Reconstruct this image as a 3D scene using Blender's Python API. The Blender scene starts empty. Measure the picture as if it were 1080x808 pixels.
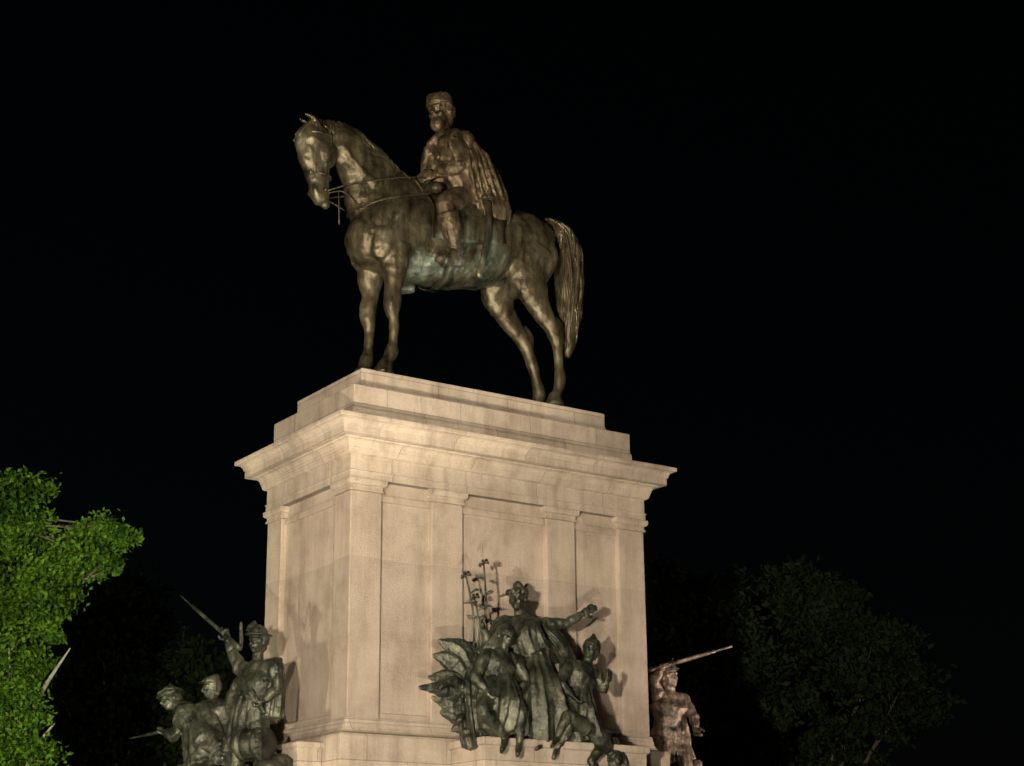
import bpy, math, random
import numpy as np
from mathutils import Vector, Matrix
random.seed(7)
S=bpy.context.scene
S.view_settings.view_transform='Standard'; S.view_settings.look='None'; S.view_settings.exposure=0
V=Vector
# ------------------------------------------------------------------ helpers
def link(o,parent=None):
    S.collection.objects.link(o)
    if parent: o.parent=parent
    return o
def empty(name,loc=(0,0,0),rz=0,sc=1):
    e=bpy.data.objects.new(name,None); e.location=loc; e.rotation_euler=(0,0,rz); e.scale=(sc,)*3
    e.empty_display_size=.3
    return link(e)
class MB:
    def __init__(s): s.v=[];s.f=[]
    def tube(s,pts,rad,side=(0,1,0),n=16,sub=4,fold=None,cap=.5):
        pts=[V(p) for p in pts]; rad=[(r,r) if not isinstance(r,(tuple,list)) else tuple(r) for r in rad]
        P=[];R=[];K=len(pts)
        for i in range(K-1):
            p0=pts[max(i-1,0)];p1=pts[i];p2=pts[i+1];p3=pts[min(i+2,K-1)]
            for j in range(sub):
                t=j/sub
                P.append(.5*((2*p1)+(p2-p0)*t+(2*p0-5*p1+4*p2-p3)*t*t+(-p0+3*p1-3*p2+p3)*t**3))
                t2=t*t*(3-2*t)*.5+t*.5
                R.append((rad[i][0]*(1-t2)+rad[i+1][0]*t2,rad[i][1]*(1-t2)+rad[i+1][1]*t2))
        P.append(pts[-1]);R.append(rad[-1])
        side=V(side).normalized(); base=len(s.v); m=len(P); T=[]
        for i in range(m):
            t=(P[min(i+1,m-1)]-P[max(i-1,0)])
            t=t.normalized() if t.length>1e-9 else V((0,0,1))
            sd=side-t*side.dot(t)
            if sd.length<.15:
                alt=V((1,0,0)) if abs(t.x)<.8 else V((0,0,1)); sd=alt-t*alt.dot(t)
            sd.normalize(); nr=t.cross(sd); T.append(t)
            for k in range(n):
                a=2*math.pi*k/n; q=1.0
                if fold: q=1+fold(a,i/(m-1))
                s.v.append(P[i]+sd*(math.cos(a)*R[i][0]*q)+nr*(math.sin(a)*R[i][1]*q))
        for i in range(m-1):
            for k in range(n):
                a=base+i*n+k;b=base+i*n+(k+1)%n
                s.f.append((a,b,b+n,a+n))
        c0=len(s.v); s.v.append(P[0]-T[0]*cap*min(R[0])); s.v.append(P[-1]+T[-1]*cap*min(R[-1]))
        for k in range(n):
            s.f.append((c0,base+(k+1)%n,base+k)); l=base+(m-1)*n; s.f.append((c0+1,l+k,l+(k+1)%n))
    def ell(s,c,ax,ay,az,n=14,m=9):
        c=V(c);ax=V(ax);ay=V(ay);az=V(az);b=len(s.v)
        for i in range(1,m):
            th=math.pi*i/m
            for k in range(n):
                a=2*math.pi*k/n
                s.v.append(c+ax*(math.sin(th)*math.cos(a))+ay*(math.sin(th)*math.sin(a))+az*math.cos(th))
        t=len(s.v);s.v+= [c+az,c-az]
        for i in range(m-2):
            for k in range(n):
                a=b+i*n+k;d=b+i*n+(k+1)%n; s.f.append((a,a+n,d+n,d))
        for k in range(n):
            s.f.append((t,b+k,b+(k+1)%n)); l=b+(m-2)*n; s.f.append((t+1,l+(k+1)%n,l+k))
    def sph(s,c,r,sc=(1,1,1),n=14): s.ell(c,(r*sc[0],0,0),(0,r*sc[1],0),(0,0,r*sc[2]),n)
    def box(s,x0,x1,y0,y1,z0,z1):
        b=len(s.v)
        for z in (z0,z1):
            for x,y in ((x0,y0),(x1,y0),(x1,y1),(x0,y1)): s.v.append(V((x,y,z)))
        for q in ((3,2,1,0),(4,5,6,7),(0,1,5,4),(1,2,6,5),(2,3,7,6),(3,0,4,7)): s.f.append(tuple(b+i for i in q))
    def make(s,name,mat,parent=None,voxel=None,smooth=3,disp=None,bevel=None,shade=True):
        me=bpy.data.meshes.new(name); me.from_pydata([tuple(v) for v in s.v],[],s.f); me.materials.append(mat)
        o=link(bpy.data.objects.new(name,me),parent)
        if voxel:
            r=o.modifiers.new('remesh','REMESH');r.mode='VOXEL';r.voxel_size=voxel;r.use_smooth_shade=True
            if smooth:
                sm=o.modifiers.new('smooth','SMOOTH');sm.factor=.5;sm.iterations=smooth
            if disp:
                for (size,st) in disp:
                    tx=bpy.data.textures.new(name+'_relief','CLOUDS');tx.noise_scale=size;tx.noise_depth=2
                    d=o.modifiers.new('relief','DISPLACE');d.texture=tx;d.strength=st;d.mid_level=.5;d.texture_coords='LOCAL'
        if bevel:
            bv=o.modifiers.new('bevel','BEVEL');bv.width=bevel;bv.segments=2;bv.limit_method='ANGLE'
        if shade:
            for p in me.polygons:p.use_smooth=True
        return o
# ------------------------------------------------------------------ materials
def newmat(name):
    m=bpy.data.materials.new(name);m.use_nodes=True;nt=m.node_tree
    return m,nt,nt.nodes['Principled BSDF']
def nd(nt,t,**k):
    n=nt.nodes.new(t)
    for a,b in k.items():
        if a in n.inputs.keys(): n.inputs[a].default_value=b
        else: setattr(n,a,b)
    return n
def ramp(nt,fac,stops):
    r=nt.nodes.new('ShaderNodeValToRGB');e=r.color_ramp.elements
    while len(e)<len(stops): e.new(.5)
    for i,(p,c) in enumerate(stops): e[i].position=p;e[i].color=(*c,1)
    nt.links.new(fac,r.inputs[0]);return r.outputs[0]
def coords(nt): 
    g=nt.nodes.new('ShaderNodeNewGeometry');return g.outputs['Position']
def bronze(name,dark,mid,green,metal,rough,sc=1.0,bump=.04):
    m,nt,b=newmat(name);L=nt.links;P=coords(nt)
    n1=nd(nt,'ShaderNodeTexNoise',Scale=1.9*sc,Detail=9.0,Roughness=.7);L.new(P,n1.inputs['Vector'])
    n2=nd(nt,'ShaderNodeTexNoise',Scale=7*sc,Detail=7.0,Roughness=.65);L.new(P,n2.inputs['Vector'])
    mp=nd(nt,'ShaderNodeMapping');mp.inputs['Scale'].default_value=(6,6,.9);L.new(P,mp.inputs['Vector'])
    n3=nd(nt,'ShaderNodeTexNoise',Scale=1.2*sc,Detail=6.0,Roughness=.65);L.new(mp.outputs[0],n3.inputs['Vector'])
    c1=ramp(nt,n1.outputs[0],[(.36,dark),(.5,mid),(.70,green)])
    c2=ramp(nt,n3.outputs[0],[(.36,(.45,.45,.45)),(.66,(1.3,1.3,1.3))])
    mx=nd(nt,'ShaderNodeMix',data_type='RGBA',blend_type='MULTIPLY');mx.inputs[0].default_value=.9
    L.new(c1,mx.inputs[6]);L.new(c2,mx.inputs[7]);L.new(mx.outputs[2],b.inputs['Base Color'])
    rr=nd(nt,'ShaderNodeMapRange');rr.inputs['From Min'].default_value=.3;rr.inputs['From Max'].default_value=.7
    rr.inputs['To Min'].default_value=rough-.12;rr.inputs['To Max'].default_value=rough+.22;L.new(n3.outputs[0],rr.inputs[0]);L.new(rr.outputs[0],b.inputs['Roughness'])
    b.inputs['Metallic'].default_value=metal
    bp=nd(nt,'ShaderNodeBump',Strength=.6,Distance=bump);L.new(n2.outputs[0],bp.inputs['Height']);L.new(bp.outputs[0],b.inputs['Normal'])
    return m
M_horse=bronze('bronze_weathered',(.036,.030,.018),(.115,.096,.056),(.22,.205,.14),.6,.32)
M_rider=bronze('bronze_rider',(.05,.036,.021),(.145,.108,.062),(.31,.25,.165),.52,.34,1.6)
M_group=bronze('bronze_verdigris',(.017,.021,.016),(.06,.066,.047),(.165,.17,.12),.5,.33,1.5)
M_warm=bronze('bronze_warm_lit',(.045,.036,.028),(.14,.108,.082),(.40,.31,.25),.5,.34,1.5)  # lighter pinkish bronze, warm highlights put into the colour
def stone(name,base,joint=.5,course=.46,blk=1.15,stain=.8):
    m,nt,b=newmat(name);L=nt.links;P=coords(nt)
    sx=nd(nt,'ShaderNodeSeparateXYZ');L.new(P,sx.inputs[0])
    ad=nd(nt,'ShaderNodeMath',operation='ADD');L.new(sx.outputs[0],ad.inputs[0]);L.new(sx.outputs[1],ad.inputs[1])
    cb=nd(nt,'ShaderNodeCombineXYZ');L.new(ad.outputs[0],cb.inputs[0]);L.new(sx.outputs[2],cb.inputs[1])
    br=nd(nt,'ShaderNodeTexBrick');br.inputs['Scale'].default_value=1;br.inputs['Brick Width'].default_value=blk;br.inputs['Row Height'].default_value=course
    br.inputs['Mortar Size'].default_value=.008;br.inputs['Mortar Smooth'].default_value=.5
    br.inputs['Color1'].default_value=(.86,.85,.84,1);br.inputs['Color2'].default_value=(1.08,1.06,1.03,1);j=1-joint
    br.inputs['Mortar'].default_value=(j,j,j,1);L.new(cb.outputs[0],br.inputs['Vector'])
    n1=nd(nt,'ShaderNodeTexNoise',Scale=1.3,Detail=10.0,Roughness=.68);L.new(P,n1.inputs['Vector'])
    mp=nd(nt,'ShaderNodeMapping');mp.inputs['Scale'].default_value=(3.6,3.6,.42);L.new(P,mp.inputs['Vector'])
    n2=nd(nt,'ShaderNodeTexNoise',Scale=1.3,Detail=9.0,Roughness=.7);L.new(mp.outputs[0],n2.inputs['Vector'])
    n3=nd(nt,'ShaderNodeTexNoise',Scale=34.0,Detail=6.0,Roughness=.7);L.new(P,n3.inputs['Vector'])
    b3=tuple(base);lo=tuple(x*k for x,k in zip(base,(.74,.70,.66)));hi=tuple(min(1,x*1.14) for x in base)
    c=ramp(nt,n1.outputs[0],[(.32,lo),(.5,b3),(.68,hi)])
    s=ramp(nt,n2.outputs[0],[(.32,(stain,stain*.97,stain*.93)),(.54,(1.02,1.02,1.02))])
    g=ramp(nt,n3.outputs[0],[(.3,(.86,.86,.86)),(.6,(1.05,1.05,1.05))])
    o=c
    for q in (s,br.outputs[0],g):
        mx=nd(nt,'ShaderNodeMix',data_type='RGBA',blend_type='MULTIPLY');mx.inputs[0].default_value=1
        L.new(o,mx.inputs[6]);L.new(q,mx.inputs[7]);o=mx.outputs[2]
    L.new(o,b.inputs['Base Color']);b.inputs['Roughness'].default_value=.8
    bp=nd(nt,'ShaderNodeBump',Strength=.45,Distance=.02);L.new(n3.outputs[0],bp.inputs['Height']);L.new(bp.outputs[0],b.inputs['Normal'])
    return m
M_stone=stone('granite_shaft',(.405,.345,.285),.16,1.2,9.0,.80)
M_block=stone('granite_blocks',(.435,.375,.31),.5,.6,1.35,.72)
def simple(name,col,rough=.8,sc=5,var=.35,metal=0):
    m,nt,b=newmat(name);L=nt.links;P=coords(nt)
    n1=nd(nt,'ShaderNodeTexNoise',Scale=sc,Detail=8.0,Roughness=.65);L.new(P,n1.inputs['Vector'])
    c=ramp(nt,n1.outputs[0],[(.3,tuple(x*(1-var) for x in col)),(.7,tuple(x*(1+var) for x in col))])
    L.new(c,b.inputs['Base Color']);b.inputs['Roughness'].default_value=rough;b.inputs['Metallic'].default_value=metal
    bp=nd(nt,'ShaderNodeBump',Strength=.5,Distance=.03);L.new(n1.outputs[0],bp.inputs['Height']);L.new(bp.outputs[0],b.inputs['Normal'])
    return m
def leafmat(name,a,bc,tl=.25):
    m,nt,b=newmat(name);L=nt.links;P=coords(nt)
    n1=nd(nt,'ShaderNodeTexNoise',Scale=1.5,Detail=6.0,Roughness=.7);L.new(P,n1.inputs['Vector'])
    n2=nd(nt,'ShaderNodeTexNoise',Scale=14.0,Detail=2.0);L.new(P,n2.inputs['Vector'])
    ad=nd(nt,'ShaderNodeMath',operation='MULTIPLY');L.new(n1.outputs[0],ad.inputs[0]);L.new(n2.outputs[0],ad.inputs[1])
    c=ramp(nt,ad.outputs[0],[(.15,a),(.36,bc)]);L.new(c,b.inputs['Base Color'])
    b.inputs['Roughness'].default_value=.75;b.inputs['Specular IOR Level'].default_value=.2
    tr=nd(nt,'ShaderNodeBsdfTranslucent');L.new(c,tr.inputs[0]);mx=nd(nt,'ShaderNodeMixShader');mx.inputs[0].default_value=tl
    L.new(b.outputs[0],mx.inputs[1]);L.new(tr.outputs[0],mx.inputs[2]);L.new(mx.outputs[0],nt.nodes['Material Output'].inputs[0])
    return m
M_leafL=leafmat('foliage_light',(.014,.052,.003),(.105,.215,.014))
M_leafD=leafmat('foliage_shaded',(.010,.020,.006),(.028,.045,.011),.15)  # leaf colour darkened to stand in for the dim light on far trees
M_bark=simple('bark',(.11,.095,.07),.85,9)
M_barkP=simple('bark_pale',(.24,.235,.18),.85,9)
M_ground=simple('gravel_ground',(.12,.105,.085),.9,3)
M_black=simple('painted_steel',(.03,.03,.03),.5,20)
# ------------------------------------------------------------------ ground
GZ=-4.55
mb=MB();n=1500;mb.v=[V((-n,-n,GZ)),V((n,-n,GZ)),V((n,n,GZ)),V((-n,n,GZ))];mb.f=[(0,1,2,3)];mb.make('ground',M_ground,shade=False)
# ------------------------------------------------------------------ pedestal
Lx=5.6;W=2.77
ped=empty('statue_pedestal')
def rings(mb,prof,x0=0,x1=Lx,y0=0,y1=W):
    b=len(mb.v)
    for o,z in prof:
        for x,y in ((x0-o,y0-o),(x1+o,y0-o),(x1+o,y1+o),(x0-o,y1+o)): mb.v.append(V((x,y,z)))
    k=len(prof)
    for i in range(k-1):
        for j in range(4):
            a=b+i*4+j;c=b+i*4+(j+1)%4; mb.f.append((a,c,c+4,a+4))
    mb.f.append((b+3,b+2,b+1,b)); l=b+(k-1)*4; mb.f.append((l,l+1,l+2,l+3))
def curve(o0,z0,o1,z1,k=5,kind='ov'):
    r=[]
    for i in range(k+1):
        t=i/k*math.pi/2
        if kind=='ov': r.append((o0+(o1-o0)*math.sin(t),z0+(z1-z0)*(1-math.cos(t))))
        else: r.append((o0+(o1-o0)*(1-math.cos(t)),z0+(z1-z0)*math.sin(t)))
    return r
mb=MB();rings(mb,[(-.09,-.05),(-.09,3.62)]);mb.make('shaft_core',M_stone,ped,shade=False)
mb=MB()
xs=[(0,.54),(1.43,2.0),(3.6,4.17),(5.06,5.6)]
for a,c in xs[1:3]:
    mb.box(a,c,0,.2,.02,3.41); mb.box(a,c,W-.2,W,.02,3.41)
for a in (0,Lx-.54):
    for y in (0,W-.5): mb.box(a,a+.54,y,y+.5,.02,3.41)
mb.make('pilasters',M_stone,ped,bevel=.015,shade=False)
mb=MB()
for a,c in ((.54,1.43),(2.0,3.6),(4.17,5.06)):
    mb.box(a+.001,c-.001,.05,.2,3.30,3.405); mb.box(a+.001,c-.001,.05,.2,.021,.12)
mb.box(.05,.2,.501,W-.501,3.30,3.405);mb.box(.05,.2,.501,W-.501,.021,.12)
mb.box(Lx-.2,Lx-.05,.501,W-.501,3.30,3.405);mb.box(Lx-.2,Lx-.05,.501,W-.501,.021,.12)
mb.make('bay_rails',M_stone,ped,bevel=.01,shade=False)
mb=MB()
cp=[(.0,3.41),(.025,3.41),(.025,3.44),(.01,3.445),(.01,3.50)]+curve(.015,3.50,.06,3.55,3)+[(.06,3.60)]
for a,c in xs:
    for y0,y1 in ((0,.5),(W-.5,W)): rings(mb,cp,a,c,y0,y1)
mb.make('capitals',M_block,ped,shade=False)
prof=[(-.02,3.602),(.03,3.602),(.03,3.70),(.045,3.705),(.045,3.72),(.02,3.725),(.02,3.96)]
prof+=curve(.03,3.96,.09,4.03,4)+[(.10,4.04),(.10,4.07)]+curve(.11,4.075,.20,4.17,4,'cv')+[(.205,4.19),(.30,4.19),(.30,4.31),(.315,4.315)]+curve(.32,4.32,.42,4.42,4,'cv')+[(.43,4.43),(.43,4.487),(.41,4.49),(.02,4.60),(-.02,4.60)]
mb=MB();rings(mb,prof);mb.make('cornice',M_block,ped,bevel=.006,shade=False)
mb=MB();rings(mb,[(0,4.58),(0,4.72),(-.02,4.76),(-.02,5.09),(-.03,5.1)],.02,5.42,.02,W-.02);mb.make('attic_lower',M_block,ped,bevel=.018,shade=False)
mb=MB();rings(mb,[(0,5.09),(0,5.20),(-.02,5.23),(-.02,5.475)],.30,5.10,.28,W-.28);mb.make('attic_upper',M_block,ped,bevel=.02,shade=False)
prof=[(1.6,GZ-.05),(1.6,GZ+.35),(1.1,GZ+.35),(1.1,GZ+.7),(.75,GZ+.7),(.75,-1.5),(.68,-1.42),(.22,-1.3),(.22,-.26),(.20,-.22),(.13,-.2)]+curve(.13,-.2,.04,-.06,4)+[(.03,-.05),(.03,.02),(0,.021)]
mb=MB();rings(mb,prof);mb.make('base',M_block,ped,bevel=.012,shade=False)
mb=MB();rings(mb,[(0,-3.6),(0,-.40),(.04,-.38),(.04,-.28),(0,-.27)],1.62,4.6,-1.15,-.23)
rings(mb,[(0,-3.6),(0,-.42),(.03,-.4),(.03,-.33),(0,-.32)],-.62,-.23,.30,2.4)
rings(mb,[(0,-3.6),(0,-1.0),(.03,-.98),(.03,-.9),(0,-.89)],-2.0,-.66,.30,2.4)
rings(mb,[(0,-3.6),(0,-.82),(.03,-.8),(.03,-.73),(0,-.72)],Lx+.23,Lx+2.1,.35,2.4)
mb.make('group_socles',M_block,ped,bevel=.012,shade=False)
# ------------------------------------------------------------------ horse + rider
eq=empty('equestrian_statue');YC=1.385
def P(x,z,o=0): return V((x,YC+o,z))
mb=MB()
st=[(.68,8.15,.28,.22),(.88,8.16,.52,.40),(1.15,8.24,.68,.49),(1.7,8.38,.82,.56),(2.4,8.38,.80,.62),(3.1,8.47,.75,.62),(3.7,8.68,.62,.56),(4.2,8.76,.57,.54),(4.5,8.78,.46,.44),(4.72,8.76,.26,.24)]
mb.tube([P(a,z) for a,z,_,_ in st],[(w,h) for _,_,h,w in st],n=28)
nk=[(1.75,8.5,.75,.42),(1.27,8.90,.74,.40),(.98,9.32,.57,.29),(.62,9.68,.43,.22),(.24,9.84,.30,.18)]
mb.tube([P(a,z) for a,z,_,_ in nk],[(w,h) for _,_,h,w in nk],n=24)
mb.tube([P(1.45,9.3),P(1.85,9.33),P(2.3,9.14)],[(.13,.12),(.16,.12),(.2,.12)])
hd=[(.12,9.84,.24,.17),(-.05,9.64,.36,.20),(-.03,9.38,.32,.18),(.01,9.13,.24,.15),(.05,8.90,.185,.13),(.07,8.76,.19,.14),(.11,8.62,.13,.11)]
mb.tube([P(a,z) for a,z,_,_ in hd],[(w,h) for _,_,h,w in hd],n=22)
for o in (-1,1):
    mb.sph(P(.12,9.44,.12*o),.23,(.8,.45,1.1))
    mb.tube([P(-.07,9.10,.12*o),P(-.16,9.32,.13*o),P(-.23,9.50,.15*o)],[.03,.045,.05],n=8)
    mb.tube([P(-.27,9.60,.14*o),P(-.18,9.64,.19*o),P(-.09,9.60,.19*o)],[.035,.045,.03],n=8)
    mb.sph(P(-.18,9.57,.17*o),.045)
    mb.sph(P(-.06,8.78,.10*o),.06,(.8,.6,1.2))
    mb.tube([P(-.04,9.90,.10*o),P(-.15,10.03,.12*o),P(-.32,10.08,.11*o)],[.09,(.07,.055),.018],n=10)
    mb.sph(P(.84,8.14,.17*o),.25,(.7,.85,1.25))
    mb.ell(P(1.30,8.28,.33*o),(.38,0,0),(0,.24,0),(.22,0,.62))
    mb.tube([P(1.55,8.9,.38*o),P(1.35,8.55,.50*o),P(1.05,8.25,.44*o)],[.08,.1,.06],n=8)
    mb.ell(P(4.10,8.62,.25*o),(.55,0,-.1),(0,.30,0),(.1,0,.62))
    mb.tube([P(4.45,8.9,.34*o),P(4.48,8.4,.42*o),P(4.28,7.9,.42*o)],[.08,.13,.07],n=8)
    mb.tube([P(.95,9.0,.30*o),P(.62,9.35,.22*o),P(.38,9.66,.17*o)],[.08,.06,.04],n=8)
mb.sph(P(.08,8.62),.10,(1.2,1.2,.7));mb.sph(P(.18,8.58),.08)
def foreleg(dx,o):
    q=[(1.30,8.0,.30,.24),(1.30,7.62,.23,.20),(1.29,7.25,.155,.145),(1.26,6.98,.15,.145),(1.26,6.86,.13,.13),(1.30,6.65,.09,.085),(1.29,6.32,.085,.08),(1.26,6.14,.12,.115),(1.20,5.98,.09,.095),(1.15,5.88,.13,.13),(1.12,5.72,.185,.17)]
    mb.tube([P(a+dx,z,o) for a,z,_,_ in q],[(w,h) for _,_,h,w in q],n=16)
    mb.tube([P(1.42+dx,7.7,o*1.15),P(1.38+dx,7.3,o),P(1.34+dx,7.05,o)],[.07,.05,.03],n=8)
    mb.tube([P(1.36+dx,6.8,o),P(1.355+dx,6.3,o)],[.035,.035],n=8)
foreleg(.04,-.31);foreleg(-.07,.31)
def hind(q,o):
    mb.tube([P(a,z,o*(1 if i>1 else .8)) for i,(a,z,_,_) in enumerate(q)],[(w,h) for _,_,h,w in q],n=18)
lo=[(.0,0,.12,.115),(-.06,-.17,.09,.095),(-.10,-.28,.13,.13),(-.12,-.43,.185,.17)]
hind([(4.2,8.55,.5,.28),(4.05,8.1,.44,.26),(4.08,7.78,.33,.21),(4.28,7.42,.20,.15),(4.53,7.12,.145,.12),(4.62,6.98,.15,.12),(4.64,6.75,.10,.09),(4.66,6.4,.09,.08)]+[(4.67+a,6.15+z,h,w) for a,z,h,w in lo],-.36)
hind([(4.1,8.55,.5,.28),(3.92,8.1,.44,.26),(3.86,7.78,.33,.21),(4.06,7.42,.20,.15),(4.36,7.12,.145,.12),(4.45,6.98,.15,.12),(4.54,6.75,.10,.09),(4.66,6.4,.09,.08)]+[(4.74+a,6.15+z,h,w) for a,z,h,w in lo],.34)
mb.tube([P(4.58,7.35,-.35),P(4.70,7.14,-.34),P(4.68,7.0,-.33)],[.05,.09,.08],n=10)
mb.tube([P(4.41,7.35,.33),P(4.53,7.14,.33),P(4.51,7.0,.33)],[.05,.09,.08],n=10)
mb.sph(P(3.55,7.98),.16,(1.4,.7,.9))
mb.make('horse_body',M_horse,eq,voxel=.028,smooth=2,disp=[(.30,.05),(.09,.018)])
mb=MB()
crest=[V((.10,0,10.08)),V((.40,0,10.13)),V((.72,0,10.07)),V((1.0,0,9.89)),V((1.3,0,9.69)),V((1.6,0,9.5)),V((1.85,0,9.42))]
mb.tube([P(c.x,c.z-.06) for c in crest],[(.07,.10)]*6+[(.04,.05)],n=10)
for i in range(46):
    t=i/45*(len(crest)-1);k=min(int(t),len(crest)-2);c=crest[k].lerp(crest[k+1],t-k)
    for sd in (-1,1):
        ln=random.uniform(.2,.36);w=random.uniform(.035,.055)
        mb.tube([P(c.x,c.z,.02*sd),P(c.x+.05,c.z-ln*.4,sd*(.10+.05*(t/6))),P(c.x+random.uniform(.02,.18),c.z-ln,sd*(.15+.08*t/6))],[w,w*.9,.012],n=6,sub=3)
for i in range(9):
    y=random.uniform(-.08,.08);mb.tube([P(.02,10.04,y),P(-.2,9.95,y*1.2),P(-.40,9.66+random.uniform(-.06,.08),y*1.4)],[.06,.045,.012],n=6,sub=3)
mb.make('mane',M_horse,eq)
mb=MB()
tp=[(4.60,9.02),(4.84,9.20),(5.06,9.12),(5.17,8.75),(5.18,8.2),(5.17,7.6),(5.13,7.1),(5.10,6.8)]
tr_=[.12,.18,.22,.25,.24,.21,.15,.05]
mb.tube([P(*p) for p in tp],[(r*.9,r) for r in tr_],n=20,fold=lambda a,t:.10*math.sin(9*a+6*t)+.06*math.sin(17*a-9*t))
for i in range(80):
    a=random.uniform(0,2*math.pi);ph=random.uniform(-1.1,1.1);e=random.choice([6,7,7,8]);q=[];rr=[]
    for k in range(1,e):
        r=tr_[k]*(.93+.15*math.sin(k*2+i));aa=a+ph*math.sin(k*.9+i)
        q.append(P(tp[k][0]+math.cos(aa)*r,tp[k][1]+(0 if k>2 else math.cos(aa)*-.1+.05),math.sin(aa)*r*.9));rr.append(random.uniform(.02,.035))
    if len(q)>2: rr[-1]=.01;mb.tube(q,rr,n=5,sub=3)
mb.make('tail',M_horse,eq)
mb=MB();mb.box(.75,4.95,.93,1.86,5.47,5.70);mb.make('bronze_base',M_horse,eq,bevel=.03,shade=False)
# ---- generic human figure
def basis(fd,up):
    f=V(fd).normalized();u=V(up);u=(u-f*u.dot(f)).normalized();s=f.cross(u);return f,u,s
def head(mb,c,fd,up,H,beard=False,hair=True,helmet=None):
    f,u,s=basis(fd,up);c=V(c)
    mb.ell(c+u*.10*H-f*.04*H,f*.42*H,s*.345*H,u*.40*H)
    mb.ell(c-u*.18*H+f*.10*H,f*.28*H,s*.25*H,u*.30*H)
    mb.ell(c-u*.36*H+f*.22*H,f*.13*H,s*.12*H,u*.10*H)
    mb.tube([c+u*.08*H+f*.36*H,c-u*.10*H+f*.47*H,c-u*.12*H+f*.36*H],[.045*H,.07*H,.07*H],side=s,n=8)
    mb.ell(c+u*.11*H+f*.33*H,f*.09*H,s*.27*H,u*.05*H)
    mb.ell(c-u*.22*H+f*.36*H,f*.05*H,s*.11*H,u*.035*H)
    for q in (-1,1):
        mb.ell(c+s*q*.13*H+u*.02*H+f*.33*H,f*.05*H,s*.06*H,u*.04*H)
        mb.ell(c+s*q*.34*H-u*.03*H-f*.04*H,f*.08*H,s*.05*H,u*.12*H)
        mb.ell(c+s*q*.17*H-u*.12*H+f*.24*H,f*.1*H,s*.09*H,u*.08*H)
    if hair:
        mb.ell(c+u*.12*H-f*.14*H,f*.40*H,s*.40*H,u*.42*H); mb.ell(c-u*.18*H-f*.22*H,f*.22*H,s*.30*H,u*.26*H)
    if beard:
        mb.ell(c-u*.40*H+f*.20*H,f*.22*H,s*.22*H,u*.26*H); mb.ell(c-u*.17*H+f*.37*H,f*.07*H,s*.17*H,u*.045*H)
    if helmet=='cap':
        mb.tube([c+u*.22*H,c+u*.36*H,c+u*.54*H],[(.40*H,.43*H),(.40*H,.43*H),(.37*H,.39*H)],side=s,n=18,cap=.15)
    if helmet=='hat':
        mb.tube([c+u*.27*H,c+u*.33*H],[(.58*H,.62*H)]*2,side=s,n=20,cap=.05)
        mb.tube([c+u*.25*H,c+u*.45*H,c+u*.62*H],[(.41*H,.44*H),(.38*H,.41*H),(.28*H,.30*H)],side=s,n=16)
        for k in range(6):
            mb.tube([c+u*.4*H+s*.35*H,c+u*(.70+.04*k)*H+s*.5*H-f*.05*k*H,c+u*(.5-.07*k)*H+s*(.7)*H-f*.18*k*H],[.06*H,.11*H,.04*H],n=6)
    if helmet=='kepi':
        mb.tube([c+u*.25*H,c+u*.45*H,c+u*.60*H+f*.05*H],[(.41*H,.44*H),(.39*H,.42*H),(.34*H,.37*H)],side=s,n=16,cap=.1)
        mb.ell(c+u*.28*H+f*.45*H,f*.24*H,s*.28*H,u*.04*H)
    if helmet=='crest':
        mb.ell(c+u*.20*H-f*.05*H,f*.46*H,s*.42*H,u*.44*H)
        mb.tube([c+u*.50*H+f*.25*H,c+u*.72*H-f*.05*H,c+u*.5*H-f*.45*H,c-f*.55*H-u*.1*H],[(.06*H,.08*H),(.09*H,.13*H),(.09*H,.13*H),(.05*H,.06*H)],side=s,n=10)
    if helmet=='wreath':
        for k in range(12):
            a=k/12*6.28;mb.ell(c+u*.26*H+f*math.cos(a)*.40*H+s*math.sin(a)*.38*H,u*.13*H,f*.10*H,s*.10*H,8,6)
        mb.ell(c+u*.5*H-f*.12*H,f*.24*H,s*.22*H,u*.22*H);mb.ell(c+u*.64*H-f*.1*H,f*.15*H,s*.14*H,u*.12*H)
        mb.ell(c+u*.0*H-f*.45*H,f*.22*H,s*.24*H,u*.32*H)
def hand(mb,w,h,H,palmn=(0,0,1),curl=.6):
    w=V(w);h=V(h);d=(h-w).normalized();pn=V(palmn);pn=(pn-d*pn.dot(d)).normalized();s=d.cross(pn)
    c=h; mb.ell(c,d*.24*H,s*.19*H,pn*.09*H)
    for i,k in enumerate((-1.5,-.5,.5,1.5)):
        ln=(.34,.39,.37,.28)[i]*H; a=c+d*.18*H+s*k*.10*H
        b=a+(d*math.cos(curl*.5)+pn*math.sin(curl*.5))*ln*.45; e=b+(d*math.cos(curl*1.6)+pn*math.sin(curl*1.6))*ln*.32; g=e+(d*math.cos(curl*2.6)+pn*math.sin(curl*2.6))*ln*.25
        mb.tube([a,b,e,g],[.055*H,.05*H,.046*H,.036*H],side=s,n=7,sub=2)
    a=c-s*.16*H-d*.08*H;b=a-s*.12*H+d*.12*H+pn*.05*H;e=b+d*.14*H+pn*.08*H
    mb.tube([a,b,e],[.07*H,.06*H,.045*H],n=7,sub=2)
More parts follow.
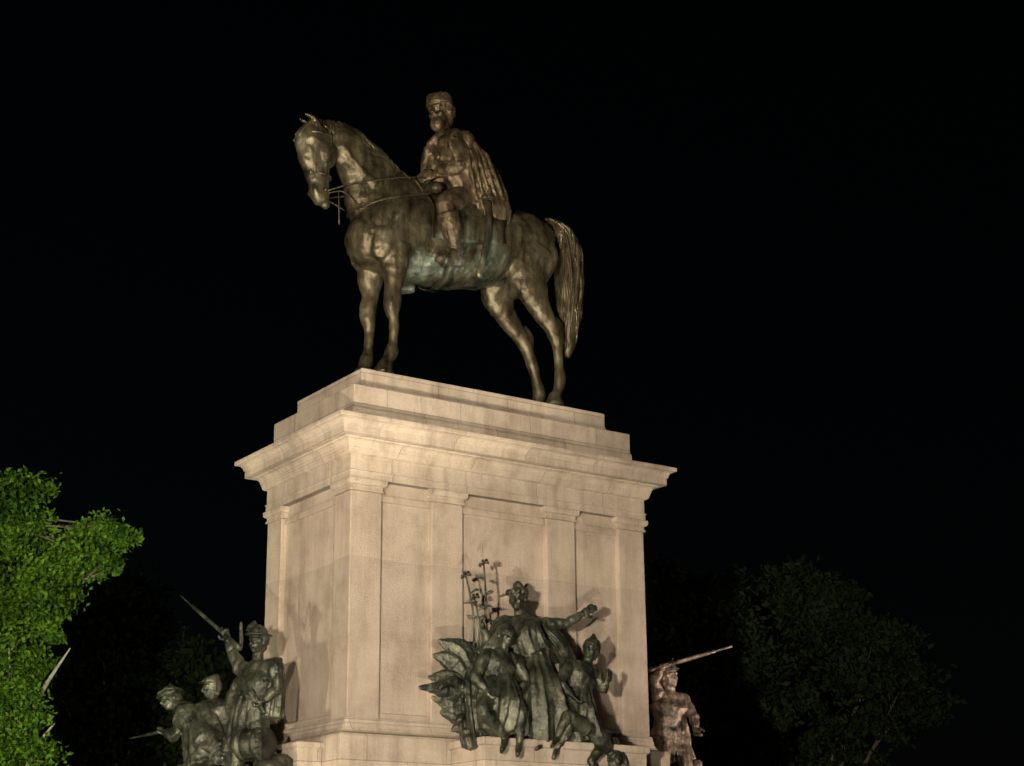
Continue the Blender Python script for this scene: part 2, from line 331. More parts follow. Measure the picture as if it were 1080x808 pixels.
def human(mb,J,H,fd,cloth=1.0,skirt=None,**hk):
    g=lambda k:V(J[k])
    sl,sr=g('sl'),g('sr');side=(sr-sl).normalized();c=cloth
    wa=g('pel').lerp(g('che'),.5) if 'wai' not in J else g('wai')
    mb.tube([g('pel')-(g('che')-g('pel')).normalized()*.3*H,g('pel'),wa,g('che'),g('che').lerp(g('nec'),.62),g('nec')],
            [(.5*H,.36*H),(.70*H*c,.48*H*c),(.58*H*c,.44*H*c),(.76*H*c,.54*H*c),(.70*H,.40*H),(.26*H,.26*H)],side=side,n=24,fold=lambda a,t:.035*(c>1)*math.sin(18*t+3*math.sin(2*a)))
    mb.tube([g('nec')-V((0,0,.1*H)),g('nec').lerp(g('hea'),.7)],[.25*H,.21*H],n=12)
    head(mb,g('hea'),fd,g('hea')-g('nec')+V((0,0,.6*H)),H,**hk)
    for q in ('l','r'):
        if 'e'+q in J:
            s_,e_,h_=g('s'+q),g('e'+q),g('h'+q);w_=e_.lerp(h_,.84)
            mb.tube([g('che').lerp(g('nec'),.55).lerp(s_,.5),s_,s_.lerp(e_,.45),e_,e_.lerp(w_,.35),w_],[.26*H*c,.27*H*c,.23*H*c,.185*H*c,.19*H*c,.115*H*c],n=14,
                    fold=lambda a,t:.07*math.sin(26*t+2*math.sin(a)))
            hand(mb,w_,h_,H,J.get('p'+q,(0,0,1)),J.get('c'+q,.6))
        if 'k'+q in J:
            p_,k_,a_,t_=g('hip'+q),g('k'+q),g('a'+q),g('t'+q)
            mb.tube([p_,p_.lerp(k_,.4),k_,k_.lerp(a_,.3),k_.lerp(a_,.65),a_],[.40*H*c,.37*H*c,.25*H*c,.26*H*c,.19*H*c,.14*H],n=16,fold=lambda a,t:.05*math.sin(22*t+2*math.sin(a)))
            mb.tube([a_-(t_-a_)*.28,a_.lerp(t_,.25)-V((0,0,.06*H)),t_],[.13*H,.155*H,(.15*H,.09*H)],n=12)
# rider
mb=MB();H=.60
J=dict(pel=P(2.74,9.25),wai=P(2.72,9.62),che=P(2.62,10.02),nec=P(2.50,10.46),hea=P(2.42,10.86),
 sl=P(2.64,10.26,-.44),el=P(2.72,9.70,-.60),hl=P(2.10,9.52,-.16),pl=(0,1,-.4),cl=1.0,
 sr=P(2.50,10.30,.42),er=P(2.45,9.75,.55),hr=P(2.14,9.48,.14),pr=(0,-1,-.4),cr=1.0,
 hipl=P(2.66,9.16,-.30),kl=P(2.05,8.80,-.74),al=P(2.26,7.95,-.76),tl=P(1.88,7.72,-.84),
 hipr=P(2.66,9.16,.30),kr=P(2.05,8.80,.74),ar=P(2.26,7.95,.76),tr=P(1.88,7.72,.84))
human(mb,J,H,(-.9,-.42,-.05),beard=True,helmet='cap')
for o in (-1,1):
    mb.tube([P(2.10,8.58,.75*o),P(2.16,8.35,.76*o),P(2.24,8.02,.76*o)],[.21,.19,.12],n=14,cap=.1)
    mb.tube([P(2.34,7.80,.76*o),P(2.10,7.74,.79*o),P(1.84,7.70,.84*o)],[(.09,.10),(.11,.1),(.08,.05)],n=12)
mb.make('rider_body',M_rider,eq,voxel=.02,smooth=1,disp=[(.12,.03)])
mb=MB()
fo=lambda a,t:(.03+.12*t)*math.sin(9*a+1.5*math.sin(3*a)+t*1.2)+.05*t*math.sin(17*a+2)
mb.tube([P(2.50,10.50),P(2.53,10.42),P(2.58,10.28),P(2.68,10.0),P(2.80,9.72),P(2.92,9.42),P(3.02,9.12)],
        [(.2,.18),(.38,.26),(.55,.35),(.63,.45),(.67,.49),(.66,.45),(.62,.40)],n=72,sub=6,fold=fo)
mb.tube([P(2.80,10.15,-.36),P(2.93,9.75,-.50),P(3.08,9.3,-.58),P(3.20,8.95,-.58),P(3.28,8.72,-.56)],[(.10,.20),(.12,.32),(.11,.34),(.10,.32),(.06,.22)],n=40,sub=6,fold=lambda a,t:.16*math.sin(9*a+2)*t+.09*math.sin(17*a)*t)
mb.tube([P(2.80,10.15,.36),P(2.93,9.75,.50),P(3.08,9.3,.58),P(3.20,8.95,.58),P(3.26,8.8,.56)],[(.10,.20),(.12,.32),(.11,.34),(.10,.32),(.06,.24)],n=40,sub=6,fold=lambda a,t:.12*math.sin(9*a+2)*t)
mb.tube([P(2.40,10.42,-.2),P(2.20,10.2,-.05),P(2.23,9.9,.2)],[.07,.08,.05],n=10);mb.tube([P(2.42,10.40,.22),P(2.22,10.2,.0),P(2.24,9.86,-.26)],[.06,.07,.05],n=10)
mb.tube([P(2.5,10.36,-.45),P(2.40,10.0,-.62),P(2.46,9.7,-.68)],[(.05,.10),(.07,.2),(.05,.16)],n=12)
mb.tube([P(2.6,9.75,-.62),P(2.4,9.62,-.52),P(2.2,9.6,-.3)],[(.1,.14),(.1,.14),(.07,.09)],n=12)
for i in range(5):
    mb.tube([P(2.50+.07*i,10.30-.03*i,-.42),P(2.56+.10*i,9.95,-.63),P(2.62+.13*i,9.5,-.70),P(2.70+.15*i,9.15,-.70)],[.025,.045,.04,.02],n=8)
mb.make('poncho',M_rider,eq,voxel=.02,smooth=1,disp=[(.1,.025)])
mb=MB()
def trunk(x):
    for a,b in zip(st,st[1:]):
        if a[0]<=x<=b[0]:
            t=(x-a[0])/(b[0]-a[0]);return tuple(a[i]+(b[i]-a[i])*t for i in (1,2,3))
def wrap(x0,x1,a0,a1,off,nx=14,na=30,thick=.03,wav=.0):
    b=len(mb.v)
    for lay in (0,1):
        for i in range(nx+1):
            x=x0+(x1-x0)*i/nx;z,h,w=trunk(x)
            for k in range(na+1):
                a=math.radians(a0+(a1-a0)*k/na);e=off+lay*thick+wav*math.sin(x*16+3*a)*abs(math.sin(a))
                xx=x+.03*math.sin(9*a)*(1 if i in(0,nx) else 0)
                mb.v.append(P(xx,z+(h+e)*math.cos(a),(w+e)*math.sin(a)))
    N=(nx+1)*(na+1)
    for i in range(nx):
        for k in range(na):
            a=b+i*(na+1)+k;c=a+na+1
            mb.f.append((a,a+1,c+1,c));mb.f.append((N+a,N+c,N+c+1,N+a+1))
    for i in range(nx):
        for k in (0,na):
            a=b+i*(na+1)+k;c=a+na+1;mb.f.append((a,c,N+c,N+a))
    for k in range(na):
        for i in (0,nx):
            a=b+i*(na+1)+k;mb.f.append((a,a+1,N+a+1,N+a))
wrap(1.90,3.35,-104,104,.045,thick=.045,wav=.016)
wrap(2.25,2.42,-180,180,.05,nx=2,na=60,thick=.02)
mb.tube([P(2.05,9.42),P(2.25,9.22),P(2.7,9.18),P(3.05,9.22),P(3.2,9.42)],[(.2,.08),(.34,.12),(.38,.12),(.36,.12),(.25,.06)],n=20)
mb.tube([P(3.15,9.28,-.45),P(3.15,9.28,.45)],[.15,.15],side=(1,0,0),n=16,cap=.3)
mb.tube([P(2.05,9.2,-.30),P(2.02,9.15,-.55)],[.13,.10],n=12);mb.tube([P(2.05,9.2,.30),P(2.02,9.15,.55)],[.13,.10],n=12)
mb.make('saddle_and_cloth',M_horse,eq)
mb=MB()
def strap(pts,r=.018,n=8): mb.tube([P(*p) for p in pts],[r]*len(pts),n=n,sub=6)
for s in (-1,1):
    strap([(.07,8.80,.155*s),(.10,9.2,.185*s),(.16,9.6,.205*s),(.12,9.92,.15*s),(.10,10.05,0)])
    strap([(-.18,9.06,.0),(-.02,9.05,.165*s),(.18,9.04,.14*s),(.26,9.04,0)])
    strap([(-.37,9.74,0),(-.14,9.76,.20*s),(.15,9.76,.20*s)])
    strap([(.12,8.76,.17*s),(.45,8.90,.34*s),(1.0,9.10,.38*s),(1.6,9.3,.36*s),(2.08,9.48,.13*s)],.015)
    strap([(.16,8.74,.15*s),(.38,8.78,.24*s),(.66,8.66,.2*s)],.013)
    strap([(.64,8.58,.0),(.76,8.60,.28*s),(1.1,8.75,.47*s),(1.9,9.0,.58*s)],.022)
    mb.sph(P(.09,8.78,.16*s),.045)
    strap([(2.35,8.95,.71*s),(2.25,8.3,.72*s),(2.08,7.92,.78*s)],.02)
    strap([(2.08,7.92,.72*s),(2.0,7.74,.69*s),(2.0,7.62,.78*s),(2.0,7.74,.92*s),(2.08,7.92,.84*s)],.025)
strap([(.30,8.80,-.22),(.34,8.2,-.2),(.38,8.75,-.1)],.012)
mb.make('bridle_and_reins',M_horse,eq)
mb=MB()
mb.tube([P(2.95,9.05,-.72),P(2.92,8.7,-.80),P(2.80,8.1,-.86),P(2.66,7.55,-.86)],[(.035,.06)]*4,n=10);mb.tube([P(2.95,9.1,-.72),P(3.0,9.35,-.68)],[.04,.04],n=8);mb.tube([P(2.85,9.1,-.72),P(3.08,9.14,-.72)],[.03,.03],n=8)
strap([(2.75,9.5,-.62),(2.88,9.15,-.72),(2.9,8.75,-.8)],.015)
mb.make('sabre',M_horse,eq)
# ------------------------------------------------------------------ bronze groups
PSI=.9694
def rifle(mb,a,b,r=1.2,bay=True):
    a=V(a);b=V(b);d=b-a
    mb.tube([a,a+d*.16,a+d*.24,a+d*.8],[(r*2.0,r*1.3),(r*1.6,r*1.2),(r*1.1,r*1.1),(r*.9,r*.9)],side=(0,1,0),n=10)
    mb.tube([a+d*.2,b if not bay else a+d*.86],[r*.6,r*.55],n=8)
    if bay: mb.tube([a+d*.84,b],[r*.6,r*.2],n=6)
    u=V((0,0,1));mb.tube([a+d*.27+u*r,a+d*.30+u*r*2.3],[r*.4,r*.4],n=6)
    mb.tube([a+d*.22-u*r,a+d*.25-u*r*2.2,a+d*.30-u*r],[r*.3]*3,n=6)
def drape(mb,pts,rad,side=(1,0,0),k=7,amp=.16,n=48):
    mb.tube(pts,rad,side=side,n=n,sub=5,fold=lambda a,t:(amp*(.3+.7*t))*math.sin(k*a+2*math.sin(2*a)+t*2)+.4*amp*math.sin((2*k+1)*a-3*t))
def rocks(mb,pts,r):
    for p in pts:
        q=r*random.uniform(.7,1.25);ax=V((random.uniform(.7,1.2),random.uniform(-.3,.3),random.uniform(-.3,.3)))*q
        mb.ell(p,ax,V((.2,1,.1))*q,V((0,.1,random.uniform(.5,.8)))*q,n=7,m=5)
SC=.014
# --- front: allegory group
def C(u,v,o=0): u-=560;return V((u,.686*u+o,(790-v)*1.04))
fg=empty('allegory_sculpture_group',(2.66,-.72,-.386),-math.pi/2+PSI,SC)
mb=MB()
H=27
J=dict(pel=C(562,706,10),che=C(560,672,10),nec=C(555,650,8),hea=C(552,634,4),sl=C(535,662,0),el=C(520,684,-8),hl=C(514,668,-12),pl=(1,0,0),cl=1.1,
 sr=C(582,657,10),er=C(606,655,0),hr=C(628,642,-10),pr=(0,1,0),cr=.25,hipl=C(553,705,4),kl=C(538,738,-26),al=C(548,778,-20),tl=C(545,789,-32),hipr=C(572,705,6),kr=C(592,738,-24),ar=C(586,778,-16),tr=C(584,787,-30))
human(mb,J,H,(-.35,-.9,-.05),cloth=1.12,helmet='wreath')
mb.make('allegory_figure',M_group,fg,voxel=.9,smooth=1,disp=[(6,1.4)])
mb=MB()
drape(mb,[C(562,684,8),C(563,705,4),C(564,728,-6),C(566,752,-10),C(567,782,-8)],[(18,14),(24,19),(34,24),(38,24),(36,22)],k=9,amp=.15)
drape(mb,[C(560,658,12),C(545,668,0),C(524,690,-6),C(508,716,-4),C(502,735,-4)],[(13,9),(19,11),(17,11),(13,9),(8,6)],side=(0,1,0),k=5)
drape(mb,[C(578,660,14),C(594,674,12),C(608,694,14),C(614,712,12),C(610,735,8)],[(10,8),(14,10),(11,9),(9,7),(9,8)],side=(0,1,0),k=5)
drape(mb,[C(560,655,0),C(558,672,-6),C(566,690,-6)],[(16,7),(20,10),(20,10)],k=8,amp=.14)
drape(mb,[C(585,700,14),C(590,725,12),C(592,760,8),C(592,785,6)],[(16,10),(22,13),(26,15),(26,15)],k=8,amp=.18)
drape(mb,[C(540,700,8),C(532,725,4),C(524,760,2),C(522,785,2)],[(14,10),(20,13),(24,14),(24,14)],k=8,amp=.18)
mb.make('allegory_robe',M_group,fg,voxel=1.0,smooth=1,disp=[(5,1)])
mb=MB()
J=dict(pel=C(528,740,-20),che=C(531,708,-24),nec=C(535,694,-26),hea=C(539,679,-28),sl=C(518,702,-28),el=C(507,724,-34),hl=C(520,740,-44),sr=C(550,703,-20),er=C(560,724,-30),hr=C(550,744,-40),
 hipl=C(522,740,-24),kl=C(516,758,-52),al=C(538,784,-46),tl=C(534,798,-58),hipr=C(536,742,-24),kr=C(554,756,-52),ar=C(552,788,-46),tr=C(550,801,-60))
human(mb,J,25,(.5,-.8,.1),cloth=1.15,helmet=None)
drape(mb,[C(530,722,-22),C(528,750,-34),C(526,776,-34)],[(17,14),(27,20),(22,16)],k=7,amp=.2)
mb.make('seated_figure',M_group,fg,voxel=.9,smooth=1,disp=[(6,1.4)])
mb=MB()
J=dict(pel=C(612,742,-12),che=C(620,712,-14),nec=C(627,698,-16),hea=C(632,684,-18),sl=C(606,704,-20),el=C(596,722,-30),hl=C(612,738,-38),sr=C(638,708,-10),er=C(645,724,-16),hr=C(650,714,-24),
 hipl=C(606,746,-16),kl=C(604,766,-40),al=C(592,790,-36),tl=C(588,800,-48),hipr=C(618,746,-14),kr=C(636,766,-36),ar=C(640,790,-26),tr=C(648,800,-36))
human(mb,J,24,(-.3,-.8,.2),cloth=1.15,helmet='crest')
drape(mb,[C(616,724,-12),C(612,750,-18),C(618,780,-20)],[(15,13),(23,16),(26,16)],k=7,amp=.2)
mb.make('helmeted_figure',M_group,fg,voxel=.9,smooth=1,disp=[(6,1.4)])
mb=MB()
J=dict(pel=C(628,764,-30),che=C(641,780,-34),nec=C(650,789,-38),hea=C(655,799,-42),sl=C(636,792,-46),el=C(628,802,-50),hl=C(634,812,-54),sr=C(655,780,-30),er=C(664,794,-36),hr=C(669,804,-40),
 hipl=C(624,768,-38),kl=C(604,756,-46),al=C(592,780,-48),tl=C(586,790,-56),hipr=C(626,764,-28),kr=C(600,766,-30),ar=C(578,784,-34),tr=C(570,792,-42))
human(mb,J,21,(.4,-.7,-.5),cloth=1.1,helmet=None)
mb.make('fallen_figure',M_group,fg,voxel=.9,smooth=1,disp=[(6,1)])
mb=MB()
root=C(512,758,-2)
for i,(b,c,w) in enumerate([((486,736),(449,735),6),((482,724),(458,724),5),((484,708),(463,702),6),((490,698),(468,686),6),((496,696),(482,684),5),((503,700),(495,688),5),((484,748),(462,744),6),((486,758),(470,758),6),((496,768),(482,775),6)]):
    b=C(*b,-8+(i*5)%7);c=C(*c,-3+(i*3)%5);m=root.lerp(b,.5)
    mb.tube([root,m,b,c],[(8,11),(7,12),(6,w*2),(1,1.8)],side=(0,1,0),n=16,sub=5,fold=lambda a,t:.16*math.sin(5*a+i)+.08*math.sin(11*a))
mb.ell(C(494,730,0),(19,8,0),(0,9,0),(-5,0,30))
mb.tube([C(508,700,0),C(500,730,-6),C(502,765,-8),C(505,790,-6)],[(11,8),(16,11),(19,13),(16,11)],n=40,sub=6,fold=lambda a,t:.2*math.sin(6*a+3*t)+.1*math.sin(13*a))
mb.tube([C(494,735,-14),C(484,728,-18),C(474,733,-20),C(470,738,-20)],[7,6,4,1.2],n=12)
mb.make('eagle_wing',M_group,fg,voxel=.9,smooth=1,disp=[(5,1.8)])
mb=MB();rocks(mb,[C(random.uniform(490,650),random.uniform(764,780),random.uniform(-16,10)) for _ in range(34)],10)
mb.make('rock_base',M_group,fg,voxel=1.2,smooth=1,disp=[(7,2)])
mb=MB()
for base,top in (((505,700),(497,618)),((512,690),(516,603)),((508,700),(506,640))):
    b=C(*base,-6);t=C(*top,-6);m=b.lerp(t,.5)+V((4,0,0));mb.tube([b,m,t],[1.3,1.1,.9],n=8,sub=6)
    for k in range(7):
        a=k/7*6.28;c=t+V((math.cos(a)*5,math.sin(a)*3,math.sin(a*1.3)*4+1));mb.tube([t,t.lerp(c,.6),c],[.8,.8,2.1],n=6,sub=2)
    for k in (.45,.62,.78):
        q=b.lerp(t,k)+V((3,0,0));mb.tube([q,q+V((random.choice([-1,1])*6,0,4)),q+V((random.choice([-1,1])*9,0,3))],[.7,2.0,.4],n=6,sub=2)
mb.make('laurel_branch',M_group,fg)
# --- left: battle group with bayonet charge
def C(u,v,o=0): u-=235;return V((u,-.9*u+o,(790-v)*1.04))
lg=empty('soldiers_sculpture_group',(-1.15,1.56,-.356),-math.pi/2+PSI,SC)
mb=MB();H=25
J=dict(pel=C(264,765,0),che=C(269,727,0),nec=C(270,705,0),hea=C(270,687,-3),sl=C(250,711,-4),el=C(240,694,-10),hl=C(233,678,-14),pl=(0,-1,0),cl=1.3,
 sr=C(288,712,6),er=C(294,735,6),hr=C(278,750,-14),cr=1.1,hipl=C(256,768,-2),kl=C(250,812,-16),al=C(246,855,-8),tl=C(240,863,-24),hipr=C(272,768,2),kr=C(280,812,-6),ar=C(284,855,4),tr=C(282,863,-12))
human(mb,J,H,(-.5,-.8,.0),cloth=1.25,helmet='hat')
mb.tube([C(247,662,2),C(248,678,2),C(249,690,0)],[1.5,2.4,2.0],n=8)
drape(mb,[C(264,742,0),C(262,765,-2),C(262,795,-2)],[(17,14),(20,16),(24,19)],k=7,amp=.1)
mb.tube([C(250,712,-14),C(268,738,-18),C(282,760,-12)],[2,2,2],n=8)
drape(mb,[C(288,706,8),C(293,730,10),C(290,762,12)],[(8,7),(8,8),(9,8)],k=5,amp=.2)
mb.make('standing_soldier',M_group,lg,voxel=.9,smooth=1,disp=[(6,1.6)])
mb=MB();rifle(mb,C(250,692,-14),C(170,624,-14),2.1);rifle(mb,C(212,762,-16),C(112,769,-16),2.0)
mb.make('muskets',M_group,lg)
mb=MB()
J=dict(pel=C(218,783,-10),che=C(192,756,-12),nec=C(178,744,-14),hea=C(166,735,-16),sl=C(188,754,-26),el=C(176,774,-30),hl=C(160,769,-22),sr=C(188,744,4),er=C(194,768,6),hr=C(200,764,-12),
 hipl=C(214,788,-16),kl=C(190,818,-26),al=C(200,860,-20),tl=C(190,866,-28),hipr=C(224,786,-2),kr=C(236,825,0),ar=C(254,850,8),tr=C(248,862,4))
human(mb,J,25,(-.9,-.4,-.1),cloth=1.3,helmet='hat')
drape(mb,[C(200,748,-4),C(208,770,-6),C(220,804,-6)],[(17,15),(22,18),(26,18)],k=6,amp=.16)
drape(mb,[C(186,742,-6),C(176,738,-2),C(160,716,0)],[(8,6),(7,5),(3,2)],side=(0,1,0),k=5,amp=.2)
mb.make('charging_soldier',M_group,lg,voxel=.9,smooth=1,disp=[(6,1.6)])
mb=MB()
J=dict(pel=C(222,780,14),che=C(218,750,14),nec=C(214,738,14),hea=C(211,725,12),sl=C(202,744,8),el=C(192,756,-2),hl=C(178,752,-8),sr=C(232,744,20),er=C(240,730,14),hr=C(248,716,8),
 hipl=C(218,785,14),kl=C(210,820,8),al=C(212,855,14),tl=C(206,862,8),hipr=C(228,785,18),kr=C(236,820,18),ar=C(240,855,24),tr=C(236,862,16))
human(mb,J,23,(-.8,-.5,.0),cloth=1.3,helmet='kepi')
mb.make('rear_soldier',M_group,lg,voxel=.9,smooth=1,disp=[(6,1.4)])
mb=MB()
mb.tube([C(266,792,-38),C(284,792,-30)],[(15,15)]*2,side=(0,0,1),n=28,cap=.05)
for u,o in ((266,-38),(284,-30)): mb.tube([C(u-1.5,792,o),C(u+1.5,792,o)],[(17,17)]*2,side=(0,0,1),n=28,cap=.02)
for k in range(12):
    a=k/12*6.28;b=a+.26;mb.tube([C(266,792+16*math.sin(a),-38+16*math.cos(a)),C(284,792+16*math.sin(b),-30+16*math.cos(b))],[.7,.7],n=5)
mb.make('drum',M_group,lg)
mb=MB();rocks(mb,[C(random.uniform(172,296),random.uniform(804,835),random.uniform(-20,20)) for _ in range(34)],16);mb.make('rock_base',M_group,lg,voxel=1.3,smooth=1,disp=[(7,2)])
# --- far right group
def C(u,v,o=0): u-=705;return V((u,.0*u+o,(790-v)*1.04))
rg=empty('riflemen_sculpture_group',(7.0,1.2,.025),-math.pi/2+PSI,.0163)
mb=MB()
J=dict(pel=C(704,778,0),che=C(706,750,-2),nec=C(707,734,-3),hea=C(706,720,-5),sl=C(694,740,-8),el=C(689,724,-14),hl=C(698,712,-14),pl=(1,0,0),cl=1.2,sr=C(720,742,4),er=C(730,758,-4),hr=C(732,774,-14),
 hipl=C(698,782,-3),kl=C(692,812,-16),al=C(692,840,-6),tl=C(688,846,-18),hipr=C(710,782,2),kr=C(720,808,-12),ar=C(724,840,0),tr=C(724,846,-12))
human(mb,J,24,(.5,-.7,.1),cloth=1.25,helmet='kepi')
drape(mb,[C(706,756,0),C(706,782,-1),C(708,806,-1)],[(15,12),(20,14),(22,15)],k=7,amp=.14)
mb.make('kneeling_rifleman',M_warm,rg,voxel=.85,smooth=1,disp=[(6,1.5)])
mb=MB();rifle(mb,C(684,714,-14),C(773,690,-14),2.2,False);mb.make('musket',M_warm,rg)
mb=MB();rocks(mb,[C(random.uniform(680,738),random.uniform(806,830),random.uniform(-14,14)) for _ in range(18)],14);mb.make('rock_base',M_warm,rg,voxel=1.3,smooth=1,disp=[(7,2)])
# ------------------------------------------------------------------ trees
def tree(name,base,lobes,nclump,leaves,ls,lm,trunk_r,fz,seed,clr=.55,nb=7,reach=.8,extra=None,minR=.7):
    r=np.random.default_rng(seed);rd=random.Random(seed)
    par=empty(name,base);B=V(base)
    mbt=MB();fork=V((0,0,fz));mbt.tube([V((0,0,-.1)),V((.1,0,fork.z*.5)),fork],[trunk_r*1.4,trunk_r,trunk_r*.85],n=14)
    big=[V(c)-B for c,R in lobes if R>=minR]
    for c,R in lobes:
        c=V(c)-B
        if R>=minR:
            m=fork.lerp(c,.5)+V((rd.uniform(-.4,.4),rd.uniform(-.4,.4),rd.uniform(-.2,.4)))
            mbt.tube([fork-V((0,0,.3)),m,m.lerp(c,reach)],[trunk_r*.45,trunk_r*.2,trunk_r*.07],n=8,sub=5)
        else:
            q=min(big,key=lambda w:(w-c).length); mbt.tube([q,q.lerp(c,.5)+V((0,0,.1)),c],[trunk_r*.12,trunk_r*.08,trunk_r*.03],n=7,sub=4); m=q.lerp(c,.6)
        for k in range(nb):
            d=V((rd.gauss(0,1),rd.gauss(0,1),rd.gauss(.2,1))).normalized();s0=m.lerp(c,rd.random()*reach);e=c+d*R*.7
            mbt.tube([s0,s0.lerp(e,.5)+V((rd.uniform(-.1,.1),)*3),e],[trunk_r*.07,trunk_r*.05,trunk_r*.025],n=6,sub=3)
    mbt.make('trunk_and_limbs',M_bark,par)
    if extra:
        mbt=MB()
        for pts,rr in extra: mbt.tube([V(p)-B for p in pts],rr,n=10,sub=6,fold=lambda a,t:.1*math.sin(3*a+20*t))
        mbt.make('pale_limbs',M_barkP,par)
    cs=[];tot=sum(R**2 for _,R in lobes)
    for c,R in lobes:
        k=int(nclump*R*R/tot)
        d=r.normal(size=(k,3));d/=np.linalg.norm(d,axis=1)[:,None]
        rad=R*r.uniform(.25,1.0,size=(k,1))**.6
        cs.append(np.array(V(c)-B)[None]+d*rad*np.array([1,1,.85]))
    cs=np.concatenate(cs);K=len(cs)
    sz=r.uniform(.45,1.3,size=(K,1))*clr
    ctr=np.repeat(cs,leaves,0)+np.clip(r.normal(size=(K*leaves,3)),-1.8,1.8)*np.repeat(sz,leaves,0)*np.array([.5,.5,.3])
    N=len(ctr);a=r.normal(size=(N,3));a/=np.linalg.norm(a,axis=1)[:,None]
    b=r.normal(size=(N,3));b-=a*(a*b).sum(1)[:,None];b/=np.linalg.norm(b,axis=1)[:,None]
    nn=np.cross(a,b);l=ls*r.uniform(.6,1.3,size=(N,1))
    v=np.stack([ctr-a*l,ctr+b*l*.5+nn*l*.15,ctr+a*l,ctr-b*l*.5+nn*l*.15],1).reshape(-1,3)
    me=bpy.data.meshes.new(name+'_leaves');me.vertices.add(N*4);me.vertices.foreach_set('co',v.ravel())
    me.loops.add(N*4);me.loops.foreach_set('vertex_index',np.arange(N*4,dtype=np.int32));me.polygons.add(N)
    me.polygons.foreach_set('loop_start',np.arange(0,N*4,4,dtype=np.int32));me.polygons.foreach_set('loop_total',np.full(N,4,dtype=np.int32))
    me.update();me.validate();me.materials.append(lm)
    link(bpy.data.objects.new('foliage',me),par)
CAM=V((-12.3916,-22.3637,-2.9357))
def W3(u,v,D):
    az=PSI-math.atan((u-540)/1836*1.0);el=math.radians(17.44)-math.atan((v-404)/1836)
    return (CAM.x+D*math.cos(az),CAM.y+D*math.sin(az),CAM.z+D*math.tan(el))
tl=[(W3(-20,566,30),.85),(W3(10,540,30.4),.50),(W3(-60,605,30.5),1.4),(W3(96,562,29.5),.34),(W3(118,575,29.7),.22),(W3(80,595,30),.48),(W3(108,600,30),.2),(W3(62,580,30.3),.28),(W3(40,625,30),.66),(W3(0,660,30),.85),(W3(-80,690,30),1.6),(W3(18,700,29.2),.6),(W3(50,670,29.6),.28),(W3(-5,745,29),.7),(W3(22,760,28.6),.4),(W3(46,795,28.6),.27),(W3(-5,800,28.8),.7),(W3(18,735,28.4),.3),(W3(-120,580,31),1.3)]
bx=W3(-60,800,30)
ex=[([W3(-5,850,29.0),W3(22,790,28.8),W3(42,738,28.6),W3(71,688,28.6)],[.08,.055,.038,.012]),([W3(20,850,28.8),W3(42,792,28.7),W3(60,765,28.6)],[.05,.035,.012]),([W3(-30,850,28.9),W3(2,785,28.8),W3(12,745,28.8),W3(6,690,28.8)],[.07,.04,.03,.01])]
tree('holm_oak_tree',(bx[0],bx[1],GZ),tl,680,120,.055,M_leafL,.22,2.2,3,.34,4,.5,ex)
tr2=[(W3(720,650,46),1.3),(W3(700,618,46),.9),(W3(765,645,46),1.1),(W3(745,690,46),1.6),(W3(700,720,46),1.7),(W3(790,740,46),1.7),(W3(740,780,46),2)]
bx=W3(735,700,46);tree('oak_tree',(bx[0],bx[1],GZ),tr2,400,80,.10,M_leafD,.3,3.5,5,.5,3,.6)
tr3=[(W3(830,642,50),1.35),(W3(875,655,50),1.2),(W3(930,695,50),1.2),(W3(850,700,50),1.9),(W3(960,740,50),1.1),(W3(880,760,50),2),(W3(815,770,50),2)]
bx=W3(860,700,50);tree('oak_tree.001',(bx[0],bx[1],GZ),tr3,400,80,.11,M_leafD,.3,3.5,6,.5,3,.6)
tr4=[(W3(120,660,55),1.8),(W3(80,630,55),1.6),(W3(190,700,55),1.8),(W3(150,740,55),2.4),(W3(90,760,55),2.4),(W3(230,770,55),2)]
bx=W3(140,700,55);tree('oak_tree.002',(bx[0],bx[1],GZ),tr4,260,60,.15,M_leafD,.3,3.5,8,.65,3,.6)
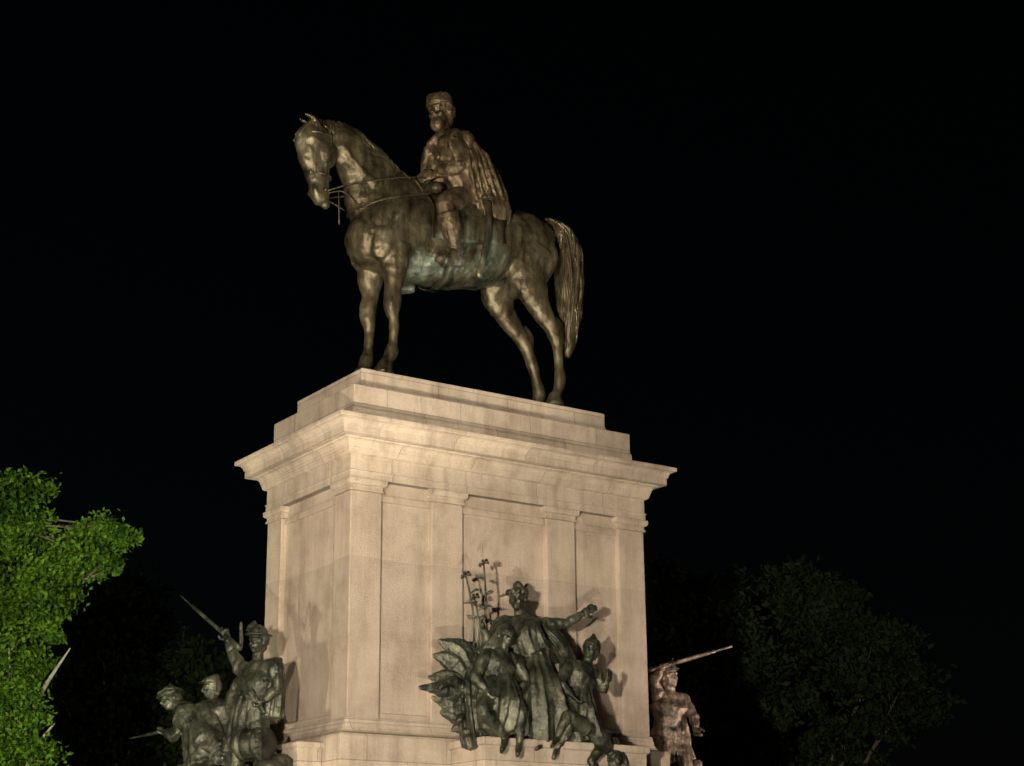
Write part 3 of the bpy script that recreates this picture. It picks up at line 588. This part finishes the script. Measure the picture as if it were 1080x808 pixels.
# ------------------------------------------------------------------ floodlights
def flood(name,loc,tgt,power,col,size=.25,angle=60,blend=.5):
    e=empty(name,loc);d=(V(tgt)-V(loc)).normalized()
    mb=MB();mb.tube([-d*.42,-d*.1,-d*.06],[.12,.26,.28],n=20,cap=.3)
    mb.tube([V((0,0,GZ-loc[2])),V((0,0,-.1))-d*.3],[.05,.05],n=10);mb.box(-.25,.25,-.25,.25,GZ-loc[2]-.02,GZ-loc[2]+.05)
    mb.make('housing',M_black,e)
    l=bpy.data.lights.new(name+'_lamp','SPOT');l.energy=power;l.color=col;l.shadow_soft_size=size;l.spot_size=math.radians(angle);l.spot_blend=blend
    o=link(bpy.data.objects.new('lamp',l),e);o.rotation_euler=d.to_track_quat('-Z','Y').to_euler()
flood('floodlight',(-14.5,-18.5,-1.6),(.6,0,3.6),37000,(1,.85,.66),.3,44,.7)
flood('floodlight',(-5.5,-12.5,-4.0),(.1,.3,3.0),12500,(1,.86,.67),.15,58,.9)
flood('floodlight',(-7,-13,-4.0),(2.2,1.2,8.9),50000,(1,.86,.64),.08,25,.6)
flood('floodlight',(-13.5,-3.0,-3.6),(0,1.3,2.2),9000,(1,.86,.64),.1,44,.8)
flood('floodlight',(2.6,-10.2,-4.1),(2.6,1.2,7.75),110000,(.60,.94,1.0),.08,8.5,.7)
flood('floodlight',(17,-10.0,-3.6),(7.6,1.6,1.0),34000,(1,.76,.62),.12,25,1)
flood('floodlight',(-13,-5,-4.0),(-5.4,6.5,1.0),14500,(.92,1,.55),.12,56)
# ------------------------------------------------------------------ world
w=bpy.data.worlds.new('World');S.world=w;w.use_nodes=True;nt=w.node_tree
sky=nt.nodes.new('ShaderNodeTexSky');sky.sky_type='NISHITA';sky.sun_disc=False;sky.sun_elevation=math.radians(12);sky.sun_rotation=math.radians(160)
nt.links.new(sky.outputs[0],nt.nodes['Background'].inputs[0]);nt.nodes['Background'].inputs[1].default_value=.0003
# ------------------------------------------------------------------ camera
ps,th,ro=PSI,.3044,-.0095
F=V((math.cos(th)*math.cos(ps),math.cos(th)*math.sin(ps),math.sin(th)));R=V((math.sin(ps),-math.cos(ps),0));U=R.cross(F)
R2=R*math.cos(ro)+U*math.sin(ro);U2=-R*math.sin(ro)+U*math.cos(ro)
m=Matrix(((R2.x,U2.x,-F.x),(R2.y,U2.y,-F.y),(R2.z,U2.z,-F.z)))
cam=bpy.data.cameras.new('camera');cam.sensor_width=36;cam.lens=36*1835.9/1080;cam.clip_end=4000
co=link(bpy.data.objects.new('camera',cam));co.matrix_world=Matrix.Translation(CAM)@m.to_4x4();S.camera=co
